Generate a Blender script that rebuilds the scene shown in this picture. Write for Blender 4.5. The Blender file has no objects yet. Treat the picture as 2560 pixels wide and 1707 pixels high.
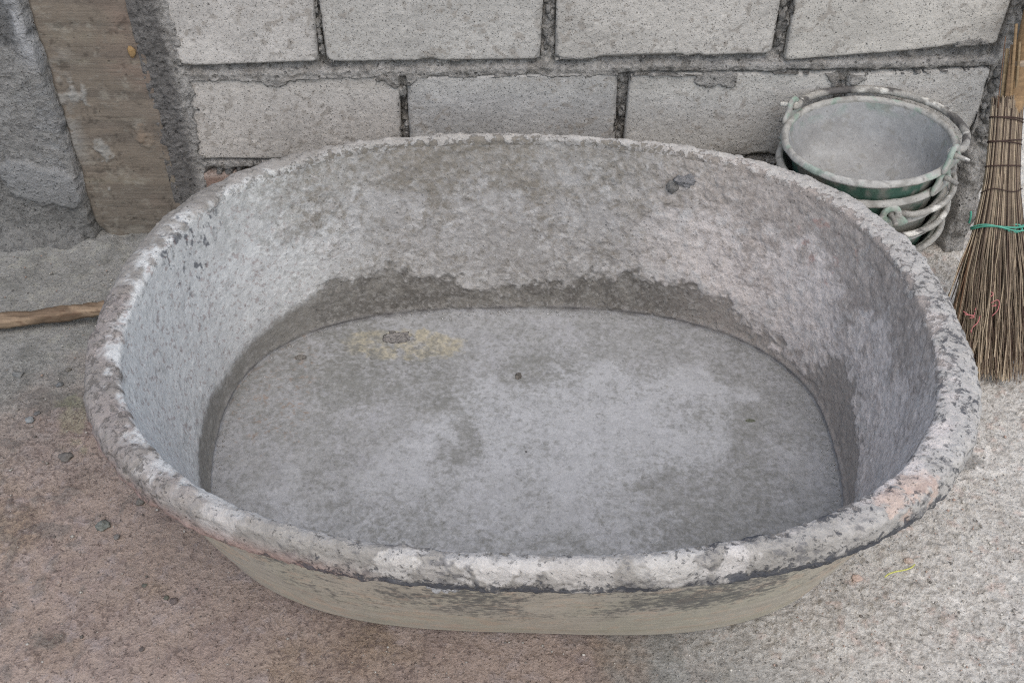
import bpy, math, random
import numpy as np
from mathutils import Matrix, Vector
random.seed(7)
S = bpy.context.scene
COL = S.collection
R = math.radians

# ------------------------------------------------------------------ camera
CF, CTH, CROLL, CH = 2599.3, 0.72196, -0.010558, 1.2378      # focal length in px of a 2560 wide frame, pitch, roll, height
FW = np.array([0, math.cos(CTH), -math.sin(CTH)]); RT = np.array([1., 0, 0]); UP = np.cross(RT, FW)
CR = math.cos(CROLL)*RT - math.sin(CROLL)*UP; CU = math.cos(CROLL)*UP + math.sin(CROLL)*RT
cd = bpy.data.cameras.new('camera'); cam = bpy.data.objects.new('camera', cd); COL.objects.link(cam)
cd.sensor_width = 36; cd.lens = CF*36/2560; cd.clip_start = .05; cd.clip_end = 500
cam.matrix_world = Matrix(((CR[0], CU[0], -FW[0], 0), (CR[1], CU[1], -FW[1], 0), (CR[2], CU[2], -FW[2], CH), (0, 0, 0, 1)))
S.camera = cam

# ------------------------------------------------------------------ light
SUN_EL, SUN_AZ = R(60), R(74)      # azimuth measured from +x towards -y (to the right and behind the viewer)
wd = bpy.data.worlds.new('World'); S.world = wd; wd.use_nodes = True
wn = wd.node_tree.nodes; bg = wn['Background']
sky = wn.new('ShaderNodeTexSky'); sky.sky_type = 'NISHITA'; sky.sun_disc = False
sky.sun_elevation = SUN_EL; sky.sun_rotation = R(90)+SUN_AZ
sky.air_density = 1.0; sky.dust_density = 2.0; sky.ozone_density = .0; sky.altitude = 50
wd.node_tree.links.new(sky.outputs[0], bg.inputs[0]); bg.inputs[1].default_value = .13
sd = bpy.data.lights.new('sun', 'SUN'); sd.energy = 1.3; sd.angle = R(90); sd.color = (1, .965, .865)
sun = bpy.data.objects.new('sun', sd); COL.objects.link(sun)
dv = Vector((math.cos(SUN_AZ)*math.cos(SUN_EL), -math.sin(SUN_AZ)*math.cos(SUN_EL), math.sin(SUN_EL)))
sun.rotation_euler = dv.to_track_quat('Z', 'Y').to_euler()
S.view_settings.view_transform = 'Standard'; S.view_settings.look = 'None'
S.view_settings.exposure = 0.63; S.view_settings.gamma = 1
S.cycles.use_denoising = False; S.cycles.filter_width = 1.15

# ------------------------------------------------------------------ helpers
WY = 1.7084                                  # plane of the block faces
def ray(px, py):
    return FW + (px-1280)/CF*CR - (py-853.5)/CF*CU
def at(px, py, z):
    d = ray(px, py); return np.array([0, 0, CH]) + d*((z-CH)/d[2])
def aty(px, py, y):
    d = ray(px, py); return np.array([0, 0, CH]) + d*(y/d[1])

def lin(r, g=None, b=None):
    if g is None: g = b = r
    c = np.array([r, g, b], float)/255
    return np.where(c < .04045, c/12.92, ((c+.055)/1.055)**2.4)

_rs = np.random.RandomState(5); TAB = _rs.rand(64, 64, 64).astype(np.float32)
def vnoise(x, y, z):
    xi = np.floor(x).astype(np.int32); yi = np.floor(y).astype(np.int32); zi = np.floor(z).astype(np.int32)
    fx = (x-xi).astype(np.float32); fy = (y-yi).astype(np.float32); fz = (z-zi).astype(np.float32)
    fx = fx*fx*(3-2*fx); fy = fy*fy*(3-2*fy); fz = fz*fz*(3-2*fz)
    x0 = xi & 63; x1 = (xi+1) & 63; y0 = yi & 63; y1 = (yi+1) & 63; z0 = zi & 63; z1 = (zi+1) & 63
    a = TAB[x0, y0, z0]*(1-fx)+TAB[x1, y0, z0]*fx; b = TAB[x0, y1, z0]*(1-fx)+TAB[x1, y1, z0]*fx
    c = TAB[x0, y0, z1]*(1-fx)+TAB[x1, y0, z1]*fx; d = TAB[x0, y1, z1]*(1-fx)+TAB[x1, y1, z1]*fx
    a = a*(1-fy)+b*fy; c = c*(1-fy)+d*fy
    return a*(1-fz)+c*fz
def fbm(P, sc, oc=4, seed=0, gain=.62, st=(1, 1, 1)):
    """0..1 fractal noise, mean .5; sc in cycles per metre"""
    x = P[..., 0]*sc*st[0]+seed*7.31+11; y = P[..., 1]*sc*st[1]+seed*3.77+5; z = P[..., 2]*sc*st[2]+seed*5.13+3
    wa = vnoise(x*.8+9, y*.8+2, z*.8)-.5; wb = vnoise(x*.8+31, y*.8+17, z*.8+7)-.5
    x, y, z = x+wa*.8, y+wb*.8, z+(wa-wb)*.6
    s = 0; w = 1.; t = 0
    for k in range(oc):
        s = s+w*vnoise(x, y, z); t += w; w *= gain
        x, y, z = x*1.93+.37*y+3.1, y*1.97-.31*x*.5+1.7, z*2.03+4.4
    n = s/t
    return np.clip((n-.5)*1.55+.5, 0, 1)
def ss(a, b, x):
    t = np.clip((x-a)/(b-a), 0, 1); return t*t*(3-2*t)
def mix(c, d, m):
    m = np.asarray(m)[..., None]; return c*(1-m)+d*m
def blob(P, c, r, n=None, amt=.5, st=None):
    """soft edged patch of radius r metres round c, its outline broken up by n"""
    q = P-np.asarray(c); 
    if st is not None: q = q/np.asarray(st)
    d = np.sqrt((q**2).sum(-1))/r
    if n is not None: d = d+(n-.5)*2*amt
    return 1-ss(.8, 1.05, d)

def link(o, parent=None):
    COL.objects.link(o)
    if parent is not None: o.parent = parent
    return o
def tag(o, label=None, cat=None, group=None, kind=None):
    if label: o['label'] = label
    if cat: o['category'] = cat
    if group: o['group'] = group
    if kind: o['kind'] = kind
    return o
def thing(name, loc, label, cat, group=None):
    o = bpy.data.objects.new(name, None); o.empty_display_size = .05; o.location = loc; COL.objects.link(o)
    return tag(o, label, cat, group)

def raw_mesh(name, V, F, mat, parent=None, col=None, smooth=True, alt=None):
    """V (n,3), F (m,4) or (m,3) arrays in world coordinates; the parent's own place is subtracted"""
    V = np.asarray(V, float).reshape(-1, 3)
    F = np.asarray(F, np.int32)
    M = parent_matrix(parent)
    if M is not None:
        Mi = np.array(M.inverted()); V = V@Mi[:3, :3].T+Mi[:3, 3]
    me = bpy.data.meshes.new(name)
    k = F.shape[1]
    me.vertices.add(len(V)); me.vertices.foreach_set('co', V.astype(np.float32).ravel())
    me.loops.add(F.size); me.loops.foreach_set('vertex_index', F.ravel())
    me.polygons.add(len(F)); me.polygons.foreach_set('loop_start', np.arange(0, F.size, k, dtype=np.int32))
    if smooth: me.polygons.foreach_set('use_smooth', np.ones(len(F), bool))
    me.update(calc_edges=True)
    if col is not None:
        c = np.ones((len(V), 4), np.float32); c[:, :3] = np.asarray(col).reshape(-1, 3)
        a = me.color_attributes.new('Col', 'FLOAT_COLOR', 'POINT'); a.data.foreach_set('color', c.ravel())
    if alt is not None:      # second coat colour and how much of the surface it covers
        c = np.ones((len(V), 4), np.float32); c[:, :3] = np.broadcast_to(alt[0], (len(V), 3)) if np.ndim(alt[0]) == 1 else np.asarray(alt[0]).reshape(-1, 3)
        a = me.color_attributes.new('Alt', 'FLOAT_COLOR', 'POINT'); a.data.foreach_set('color', c.ravel())
        a = me.attributes.new('Cover', 'FLOAT', 'POINT'); a.data.foreach_set('value', np.broadcast_to(np.asarray(alt[1], np.float32).ravel(), (len(V),)).copy())
        if len(alt) > 2:
            a = me.attributes.new('Relief', 'FLOAT', 'POINT'); a.data.foreach_set('value', np.broadcast_to(np.asarray(alt[2], np.float32).ravel(), (len(V),)).copy())
    me.materials.append(mat)
    return link(bpy.data.objects.new(name, me), parent)
def parent_matrix(p):
    if p is None: return None
    M = Matrix.LocRotScale(p.location, p.rotation_euler, None)
    q = parent_matrix(p.parent)
    return q@M if q is not None else M
def grid_faces(n, m, wrap=False, flip=False):
    I = np.arange(n*m).reshape(n, m)
    J = np.concatenate([I, I[:, :1]], 1) if wrap else I
    a = J[:-1, :-1]; b = J[:-1, 1:]; c = J[1:, 1:]; d = J[1:, :-1]
    F = np.stack([a, b, c, d] if not flip else [a, d, c, b], -1)
    return F.reshape(-1, 4)
def grid(name, V, mat, parent=None, col=None, wrap=False, flip=False, smooth=True, alt=None):
    n, m = V.shape[:2]
    return raw_mesh(name, V, grid_faces(n, m, wrap, flip), mat, parent, col, smooth, alt)
def normals(V, wrap=False):
    du = np.gradient(V, axis=0)
    if wrap:
        dv = (np.roll(V, -1, 1)-np.roll(V, 1, 1))/2
    else: dv = np.gradient(V, axis=1)
    n = np.cross(du, dv); return n/(np.linalg.norm(n, axis=-1, keepdims=True)+1e-12)
def tube_arr(path, rad, seg=8, closed=False):
    P = np.asarray(path, float); n = len(P)
    rad = np.broadcast_to(np.asarray(rad, float), (n,))
    T = np.gradient(P, axis=0)
    if closed: T = np.roll(P, -1, 0)-np.roll(P, 1, 0)
    T = T/(np.linalg.norm(T, axis=1, keepdims=True)+1e-12)
    ref = np.array([0, 0, 1.]) if abs(T[0, 2]) < .8 else np.array([1., 0, 0])
    N = np.zeros_like(P); v = ref-T[0]*(ref@T[0]); v /= np.linalg.norm(v)
    for i in range(n):
        v = v-T[i]*(v@T[i]); v /= np.linalg.norm(v)+1e-12; N[i] = v
    B = np.cross(T, N); a = np.linspace(0, 2*np.pi, seg, endpoint=False)
    V = P[:, None]+rad[:, None, None]*(np.cos(a)[None, :, None]*N[:, None]+np.sin(a)[None, :, None]*B[:, None])
    return V
def tube(name, path, rad, mat, parent=None, seg=10, colf=None, rough=0, sc=120, closed=False):
    V = tube_arr(path, rad, seg, closed)
    if rough:
        C = V.mean(1, keepdims=True); d = V-C
        V = C+d*(1+rough*(fbm(V, sc, 3, 3)-.5)[..., None]*2)
    F = grid_faces(len(V), seg, True)
    if closed:
        I = np.arange(seg); J = (I+1) % seg; b = (len(V)-1)*seg
        F = np.concatenate([F, np.stack([b+I, b+J, J, I], -1)])
    else:  # end caps
        n = len(V); V = np.concatenate([V.mean(1)[:1, None].repeat(seg, 1), V, V.mean(1)[-1:, None].repeat(seg, 1)])
        F = grid_faces(n+2, seg, True)
    return raw_mesh(name, V, F, mat, parent, colf(V) if colf else None)
def smooth_path(pts, n):
    """Catmull-Rom through pts"""
    P = np.asarray(pts, float); P = np.concatenate([2*P[:1]-P[1:2], P, 2*P[-1:]-P[-2:-1]])
    m = len(P)-3; t = np.linspace(0, m-1e-6, n); i = t.astype(int); f = (t-i)[:, None]
    a, b, c, d = P[i], P[i+1], P[i+2], P[i+3]
    return .5*(2*b+(c-a)*f+(2*a-5*b+4*c-d)*f**2+(3*b-a-3*c+d)*f**3)
def rock(name, c, r, mat, parent=None, col=None, st=(1, 1, .6), seed=0, amp=.35, n=14):
    th, ph = np.meshgrid(np.linspace(0, np.pi, n), np.linspace(0, 2*np.pi, n+4, endpoint=False), indexing='ij')
    D = np.stack([np.sin(th)*np.cos(ph), np.sin(th)*np.sin(ph), np.cos(th)], -1)
    k = 1+amp*2*(fbm(D, 1.3, 3, seed)-.5)
    V = np.asarray(c)+D*k[..., None]*r*np.asarray(st)
    cc = np.broadcast_to(np.asarray(col), V.shape)*(0.85+.3*fbm(V, 300, 2, seed))[..., None] if col is not None else None
    return grid(name, V, mat, parent, cc, wrap=True, flip=False, alt=(cc*.75, .2) if cc is not None else None)

# ------------------------------------------------------------------ materials
def cement(name, rough=.92, mid=(55, .82, 1.18), grain=(330, .86, 1.14), pores=None, bump=.5, bdist=.0012, streak=None, spec=.25, stretch=None, crinkle=None, coat=None, relief=False):
    m = bpy.data.materials.new(name); m.use_nodes = True
    nt = m.node_tree; N = nt.nodes; L = nt.links; b = N['Principled BSDF']
    b.inputs['Roughness'].default_value = rough; b.inputs['Specular IOR Level'].default_value = spec
    at_ = N.new('ShaderNodeAttribute'); at_.attribute_name = 'Col'
    tc = N.new('ShaderNodeTexCoord'); vec = tc.outputs['Object']
    if stretch:
        mp = N.new('ShaderNodeMapping'); mp.inputs['Scale'].default_value = stretch; L.new(vec, mp.inputs[0]); vec = mp.outputs[0]
    def noise(sc, det, ro=.6, dist=0):
        n = N.new('ShaderNodeTexNoise'); n.inputs['Scale'].default_value = sc; n.inputs['Detail'].default_value = det
        n.inputs['Roughness'].default_value = ro; n.inputs['Distortion'].default_value = dist; L.new(vec, n.inputs['Vector']); return n.outputs['Fac']
    def mr(x, a, c, lo, hi):
        n = N.new('ShaderNodeMapRange'); n.inputs[1].default_value = a; n.inputs[2].default_value = c
        n.inputs[3].default_value = lo; n.inputs[4].default_value = hi; L.new(x, n.inputs[0]); return n.outputs[0]
    def mul(x, y, op='MULTIPLY'):
        n = N.new('ShaderNodeMath'); n.operation = op
        for i, v in enumerate((x, y)):
            if isinstance(v, (int, float)): n.inputs[i].default_value = v
            else: L.new(v, n.inputs[i])
        return n.outputs[0]
    a = noise(mid[0], 6, .68); g = noise(grain[0], 3, .7)
    f = mul(mr(a, .3, .7, mid[1], mid[2]), mr(g, .3, .7, grain[1], grain[2]))
    hgt = mul(mul(a, 1.6), g, 'ADD')
    if crinkle:
        n = N.new('ShaderNodeTexNoise'); n.noise_type = 'RIDGED_MULTIFRACTAL'; n.inputs['Scale'].default_value = crinkle[0]; n.inputs['Detail'].default_value = 4
        n.inputs['Roughness'].default_value = .55; n.inputs['Distortion'].default_value = .6; n.normalize = True; L.new(vec, n.inputs['Vector'])
        f = mul(f, mr(n.outputs['Fac'], .1, .9, 1-crinkle[1], 1+crinkle[1])); hgt = mul(hgt, mul(n.outputs['Fac'], crinkle[2]), 'ADD')
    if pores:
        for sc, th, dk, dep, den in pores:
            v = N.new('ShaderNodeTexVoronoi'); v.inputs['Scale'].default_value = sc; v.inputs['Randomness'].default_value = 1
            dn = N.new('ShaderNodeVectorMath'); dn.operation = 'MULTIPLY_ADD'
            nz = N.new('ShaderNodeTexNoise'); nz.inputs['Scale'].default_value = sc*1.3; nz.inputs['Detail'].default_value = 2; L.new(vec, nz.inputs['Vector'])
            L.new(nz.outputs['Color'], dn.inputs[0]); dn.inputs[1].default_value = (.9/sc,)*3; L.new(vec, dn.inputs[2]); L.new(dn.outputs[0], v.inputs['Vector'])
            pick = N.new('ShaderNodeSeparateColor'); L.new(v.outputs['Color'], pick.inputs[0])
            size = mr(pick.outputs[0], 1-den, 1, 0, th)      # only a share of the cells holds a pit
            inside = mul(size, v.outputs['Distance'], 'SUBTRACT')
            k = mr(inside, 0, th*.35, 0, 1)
            f = mul(f, mr(k, 0, 1, 1, dk)); hgt = mul(hgt, mul(k, dep), 'SUBTRACT')  # pits sunk in the bump, their cavity shade also painted into the colour
    if streak:
        mp = N.new('ShaderNodeMapping'); mp.inputs['Scale'].default_value = streak[0]; L.new(tc.outputs['Object'], mp.inputs[0])
        n = N.new('ShaderNodeTexNoise'); n.inputs['Scale'].default_value = 1; n.inputs['Detail'].default_value = 5; L.new(mp.outputs[0], n.inputs['Vector'])
        f = mul(f, mr(n.outputs['Fac'], .3, .7, streak[1], streak[2])); hgt = mul(hgt, n.outputs['Fac'], 'ADD')
    base_out = at_.outputs['Color']
    if coat:      # ragged, fine-grained second coat: (scale, stretch, height)
        al = N.new('ShaderNodeAttribute'); al.attribute_name = 'Alt'; cv = N.new('ShaderNodeAttribute'); cv.attribute_name = 'Cover'
        mp = N.new('ShaderNodeMapping'); mp.inputs['Scale'].default_value = coat[1]; L.new(tc.outputs['Object'], mp.inputs[0])
        n = N.new('ShaderNodeTexNoise'); n.inputs['Scale'].default_value = coat[0]; n.inputs['Detail'].default_value = 9
        n.inputs['Roughness'].default_value = .68; n.inputs['Distortion'].default_value = .35; L.new(mp.outputs[0], n.inputs['Vector'])
        k = mul(mul(mul(cv.outputs['Fac'], .5, 'SUBTRACT'), .30), n.outputs['Fac'], 'ADD'); k = mr(k, coat[3] if len(coat) > 3 else .45, coat[4] if len(coat) > 4 else .57, 0, .85)
        mxn = N.new('ShaderNodeMix'); mxn.data_type = 'RGBA'; L.new(k, mxn.inputs['Factor']); L.new(base_out, mxn.inputs[6]); L.new(al.outputs['Color'], mxn.inputs[7])
        base_out = mxn.outputs[2]; hgt = mul(hgt, mul(k, coat[2]), 'SUBTRACT')
    if relief:
        rl = N.new('ShaderNodeAttribute'); rl.attribute_name = 'Relief'; hgt = mul(hgt, rl.outputs['Fac'])
    vm = N.new('ShaderNodeVectorMath'); vm.operation = 'SCALE'; L.new(base_out, vm.inputs[0]); L.new(f, vm.inputs['Scale'])
    L.new(vm.outputs[0], b.inputs['Base Color'])
    bp = N.new('ShaderNodeBump'); bp.inputs['Strength'].default_value = bump; bp.inputs['Distance'].default_value = bdist
    L.new(hgt, bp.inputs['Height']); L.new(bp.outputs[0], b.inputs['Normal'])
    return m
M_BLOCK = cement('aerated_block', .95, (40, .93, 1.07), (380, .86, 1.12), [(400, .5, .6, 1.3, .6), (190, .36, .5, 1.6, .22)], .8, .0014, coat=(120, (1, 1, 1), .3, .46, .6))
M_MORTAR = cement('rough_mortar', .95, (90, .74, 1.24), (400, .84, 1.16), [(150, .5, .55, 1.5, .3)], 1.0, .0035, crinkle=(70, .08, 1.6), coat=(110, (1, 1, 1), .5, .45, .6))
M_PLASTER = cement('grey_render', .94, (45, .88, 1.1), (420, .88, 1.12), [(210, .42, .6, 1.4, .3)], 1.0, .003, crinkle=(110, .08, 1.5), coat=(90, (1, 1, 1), .6, .44, .6))
M_PILAR = cement('board_formed_concrete', .88, (30, .9, 1.1), (350, .9, 1.1), [(120, .3, .6, 1.2, .15)], .7, .0014, streak=((10, 10, 240), .95, 1.05), coat=(60, (1, 1, 2.2), -.5, .44, .64))
M_GROUND = cement('ground_concrete', .95, (60, .86, 1.14), (300, .86, 1.14), [(260, .42, .7, 1.0, .25)], .9, .0026, crinkle=(110, .05, 1.1), coat=(120, (1, 1, 1), .5, .45, .60))
M_TUBIN = cement('dried_cement_coat', .93, (70, .87, 1.13), (360, .88, 1.12), [(230, .40, .7, 1.0, .18)], .8, .0018, crinkle=(85, .06, 1.3), coat=(80, (1, 1, 1), .5, .42, .66), relief=True)
M_TUBFL = cement('dried_cement_floor', .93, (48, .88, 1.12), (260, .87, 1.13), [(170, .36, .75, .7, .2)], .45, .001, coat=(110, (1, 1, 1), .25, .40, .64))
M_RIM = cement('cement_crusted_rim', .93, (75, .86, 1.14), (330, .88, 1.12), [(220, .42, .65, 1.2, .2)], .8, .0018, crinkle=(60, .05, 1.4), coat=(105, (1, 1, 1), .8, .48, .56))
M_TUBOUT = cement('dusty_plastic', .75, (40, .9, 1.1), (260, .92, 1.08), None, .35, .0008, streak=((5, 5, 150), .92, 1.08), spec=.4, coat=(95, (1, 1, 1.5), .3, .44, .58))
M_BUCKET = cement('cement_stained_plastic', .75, (80, .88, 1.12), (350, .9, 1.1), [(180, .38, .7, 1, .15)], .5, .0012, spec=.35)
M_METAL = cement('cement_caked_wire', .7, (110, .75, 1.2), (400, .85, 1.15), None, .8, .0018, spec=.4)
M_WOOD = cement('weathered_wood', .8, (30, .85, 1.15), (200, .9, 1.1), None, .5, .0012, streak=((9, 260, 200), .72, 1.2))
M_STRAW = cement('palm_rib', .65, (60, .7, 1.25), (400, .85, 1.15), None, .3, .0006, spec=.35)
M_STRING = cement('plastic_string', .5, (200, .85, 1.15), (500, .9, 1.1), None, .3, .0004, spec=.5)
M_STONE = cement('small_stone', .9, (120, .8, 1.2), (500, .85, 1.15), None, .8, .001)

# ================================================================== GROUND
def axis(dense, lo, hi, step):
    a = np.arange(dense[0], dense[1], step); out = [a]
    g = step; x = a[0]; L = []
    while x > lo: g *= 1.28; x -= g; L.append(x)
    g = step; x = a[-1]; Rr = []
    while x < hi: g *= 1.28; x += g; Rr.append(x)
    return np.concatenate([L[::-1], a, Rr])
gx = axis((-1.12, 1.2), -60, 60, .0034); gy = axis((.66, 2.0), -30, 80, .0034)
GY, GX = np.meshgrid(gy, gx, indexing='ij')
P = np.stack([GX, GY, np.zeros_like(GX)], -1)
n1 = fbm(P, 5, 4, 1); n2 = fbm(P, 26, 4, 2); n3 = fbm(P, 110, 3, 3); n4 = fbm(P, 14, 4, 4); n5 = fbm(P, 60, 3, 5)
rightw = ss(.0, .35, GX-.12+.35*(GY-.9)+(n1-.5)*.3)                # sandy grey on the right
z = (n1-.5)*.006+(n2-.5)*.0035+(n3-.5)*.0016
z = z+rightw*((n3-.5)*.0024+(n5-.5)*.0018)
# crumbs and pocks
z = z+ss(.72, .86, n3)*.0022*(.35+rightw)
pink = ss(.06, -.1, GX-.17+(GY-.8)*.12+(n4-.5)*.22+(n2-.5)*.1)*ss(1.36, 1.05, GY+(n1-.5)*.35+.15*ss(-.85, -.6, GX)*0)
cg = mix(lin(140, 139, 135), lin(154, 152, 147), n1); cg = mix(cg, lin(168, 166, 155), ss(.55, .75, n5)*.4); 
cg = mix(cg, lin(112, 111, 106), ss(.5, .75, n2)*.5)
cr = mix(lin(204, 199, 190), lin(190, 184, 175), n2); cr = mix(cr, lin(220, 214, 205), ss(.55, .8, n4)*.7)
cr = mix(cr, lin(160, 151, 141), ss(.6, .78, fbm(P, 150, 2, 9))*.4); cr = mix(cr, lin(190, 160, 145), ss(.68, .8, n5)*.35)
cp = mix(lin(162, 144, 131), lin(168, 152, 142), n4); cp = mix(cp, lin(146, 129, 122), ss(.45, .75, n2)*.5); cp = mix(cp, lin(154, 134, 112), ss(.5, .8, n1)*.6); 
cp = mix(cp, lin(166, 154, 150), ss(.6, .8, n5)*.5)
c = mix(cg*.90, cr, rightw); c = mix(c, cp*.93, pink)
# dark damp blotches on the left
spot = ss(.66, .74, fbm(P, 34, 3, 12))*ss(-.45, -.62, GX)*ss(1.38, 1.25, GY)
c = mix(c, lin(108, 106, 102), spot*.4); z = z+spot*.0012
for bx, by, br in ((-.777, 1.234, .035), (-.725, 1.243, .03), (-.69, 1.22, .022), (.716, 1.135, .03), (-.62, .78, .03)):
    k = blob(P, (bx, by, 0), br, n2, .9); c = mix(c, lin(102, 100, 95), k*.55)
gre = blob(P, (-.72, 1.20, 0), .05, n2, .8); c = mix(c, lin(140, 140, 112), gre*.4)
# hair crack ridge in front of the tub and sunlight painted pale into the ground past the corner of the wall
rx = .236+(GY-.79)*-.19+(n4-.5)*.01
rid = np.exp(-((GX-rx)/.004)**2)*ss(.9, .85, GY)*(.4+n2); z = z+rid*.0018; c = mix(c, lin(176, 168, 160), np.clip(rid*.9, 0, 1)*.6)
far = ss(.93, 1.02, GX+(n1-.5)*.06)*ss(1.42, 1.62, GY); c = mix(c, mix(lin(226, 220, 208), lin(200, 192, 178), n4), far)
dirt = ss(.62, .8, fbm(P, 420, 2, 21)); c = c*(1-.35*dirt[..., None]*(.4+.6*rightw[..., None]))
# grit swept against the foot of the walls
toe = ss(.06, .0, WY-.02-GY)*(GY < WY+.05)*(GX < .95); z = z+toe*.012*n2+toe*.004
ga = mix(lin(110, 109, 104)*np.ones_like(c), lin(154, 147, 137), rightw); ga = mix(ga, lin(104, 90, 84), pink)
gcov = .10+.22*ss(.4, .8, n1)+.10*(1-rightw)+.15*(n2-.5)-.10*far+.16*ss(-.4, -.7, GX)*ss(1.0, 1.15, GY)*ss(1.42, 1.3, GY)
g = grid('ground', P+np.stack([0*z, 0*z, z], -1), M_GROUND, None, c, flip=False, alt=(ga, gcov)); tag(g, 'cracked concrete ground, pinkish on the left and sandy grey on the right', None, None, 'structure')

# ================================================================== BLOCK WALL
wall = thing('block_wall', (.1, WY, 0), 'grey wall of pale pitted concrete blocks with rough mortar joints behind the tub', 'wall')
# each block: left x at bottom/top, right x at bottom/top, bottom z left/right, top z left/right
BL = [
 (-.600, -.606, -.349, -.342, .378, .390, .560, .565), (-.333, -.336, .044, .049, .388, .397, .566, .572),
 (.071, .068, .450, .449, .396, .413, .572, .578), (.476, .473, .838, .839, .400, .436, .578, .586),
 (-.607, -.596, -.213, -.208, .186, .192, .350, .363), (-.196, -.194, .189, .184, .192, .197, .360, .372),
 (.205, .206, .580, .577, .200, .210, .370, .378), (.602, .598, .850, .844, .212, .222, .374, .389),
 (-.622, -.618, -.520, -.516, .012, .016, .155, .157), (-.500, -.498, -.110, -.108, .010, .012, .160, .170), (-.092, -.09, .296, .297, .010, .012, .170, .177),
 (.315, .316, .700, .700, .010, .012, .178, .186), (.718, .718, .846, .848, .010, .012, .186, .190),
 (-.600, -.6, -.225, -.225, .590, .597, .77, .775), (-.205, -.205, .175, .175, .598, .604, .776, .782), (.195, .195, .575, .575, .605, .61, .782, .788), (.595, .595, .838, .838, .611, .614, .788, .79)]
BR = np.random.RandomState(11)
for i, (x0b, x0t, x1b, x1t, zl, zr, tl, tr) in enumerate(BL):
    low = .16 < zl < .45
    st = .0024 if low else .006
    w = x1b-x0b; h = tl-zl; nu = int(w/st); nv = int(h/st)
    u = np.linspace(0, 1, nu); v = np.linspace(0, 1, nv)
    u = np.r_[0, u, 1]; v = np.r_[0, v, 1]
    Vv, U = np.meshgrid(v, u, indexing='ij')
    X = (x0b+(x0t-x0b)*Vv)*(1-U)+(x1b+(x1t-x1b)*Vv)*U
    Z = (zl+(zr-zl)*U)*(1-Vv)+(tl+(tr-tl)*U)*Vv
    P = np.stack([X, 0*X+i*.37, Z], -1)
    e1 = fbm(P, 16, 4, 31+i); e2 = fbm(P, 70, 3, 32)
    wob = (e1-.5)*.007
    dx = np.minimum(U, 1-U)*w; dz = np.minimum(Vv, 1-Vv)*h
    Rr = .009+.013*BR.rand(); d = np.where((dx < Rr) & (dz < Rr), Rr-np.hypot(Rr-dx, Rr-dz), np.minimum(dx, dz))+(e2-.5)*.0035
    e = .0010+.0055*ss(.5, .8, e1)+.0016*e2
    rec = np.clip(e-d, 0, .04)*1.1
    off = BR.uniform(-.0015, .002)
    Y = WY+off+rec+(e1-.5)*.0016+(e2-.5)*.0007+(fbm(P, 190, 2, 33)-.5)*.0009
    # moulded dents in the face
    Y = Y+ss(.78, .86, fbm(P, 75, 3, 40+i))*.0009
    ring = np.zeros_like(U, bool); ring[0] = ring[-1] = True; ring[:, 0] = ring[:, -1] = True
    Y = np.where(ring, WY+.07, Y)
    X2 = X+np.where(U < .5, 1, -1)*0*wob
    base = [lin(191, 186, 179), lin(184, 180, 173), lin(188, 183, 175), lin(193, 188, 179), lin(184, 178, 170), lin(178, 175, 170), lin(184, 180, 173), lin(193, 189, 182)]
    b0 = base[i] if i < 8 else (lin(140, 118, 106) if i == 8 else lin(172, 167, 161))
    b0 = b0*.955; c = mix(np.broadcast_to(b0, P.shape), b0*.84, ss(.35, .8, fbm(P, 9, 4, 51)))
    c = mix(c, b0*1.1, ss(.5, .8, fbm(P, 22, 3, 52))*.5); c = c*(1+.14*(fbm(P, 170, 2, 54)-.5))[..., None]
    st_ = ss(.73, .77, fbm(P, 85, 2, 60+i))*ss(.3, .6, fbm(P, 9, 2, 61+i)); c = mix(c, lin(146, 139, 130), st_*.7)
    c = mix(c, lin(150, 146, 140), ss(.012, .0, d-(e1-.5)*.014)*.5)          # mortar film near the arrises
    if i == 6: c = mix(c, lin(116, 112, 106), ss(.232, .2, Z+(e1-.5)*.03)*ss(.33, .42, X)*.7)  # shadow under this course, painted along the block's lower right edge
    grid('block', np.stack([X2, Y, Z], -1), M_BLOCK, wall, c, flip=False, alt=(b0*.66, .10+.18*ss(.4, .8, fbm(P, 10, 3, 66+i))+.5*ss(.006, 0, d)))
    if i == 8: COL.objects['block' if 'block' not in COL.objects else [o.name for o in wall.children][-1]]['label'] = 'reddish broken block low at the left end'

def block_depth(X, Z, fb):
    """greatest inside distance to any block; negative in the joints"""
    s = np.full(X.shape, -1.); 
    for (x0b, x0t, x1b, x1t, zl, zr, tl, tr) in fb:
        u = np.clip((X-x0b)/(x1b-x0b), 0, 1); v = np.clip((Z-zl)/(tl-zl), 0, 1)
        l = x0b+(x0t-x0b)*v; r = x1b+(x1t-x1b)*v; b = zl+(zr-zl)*u; t = tl+(tr-tl)*u
        s = np.maximum(s, np.minimum(np.minimum(X-l, r-X), np.minimum(Z-b, t-Z)))
    return s
mx = np.arange(-.664, .9005, .0026); mz = np.concatenate([np.arange(-.02, .17, .008), np.arange(.17, .53, .0026), np.arange(.534, .82, .008)])
Z, X = np.meshgrid(mz, mx, indexing='ij')
P = np.stack([X, 0*X, Z], -1)
s = block_depth(X, Z, BL)
n1 = fbm(P, 16, 4, 71); n2 = fbm(P, 48, 4, 72); n3 = fbm(P, 130, 3, 73); n4 = fbm(P, 30, 4, 74)
zz = Z-.033*X
isbed = np.zeros_like(X)
for zb in (.372, .181, .585):
    tilt = {.372: .030, .181: .018, .585: .016}[zb]
    isbed = np.maximum(isbed, np.exp(-((Z-tilt*X-zb-.002)/.011)**4))
isbed = np.maximum(isbed, ss(-.580, -.594, X)); isbed = np.maximum(isbed, ss(.842, .852, X))
open_ = (n4-.5)
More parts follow.
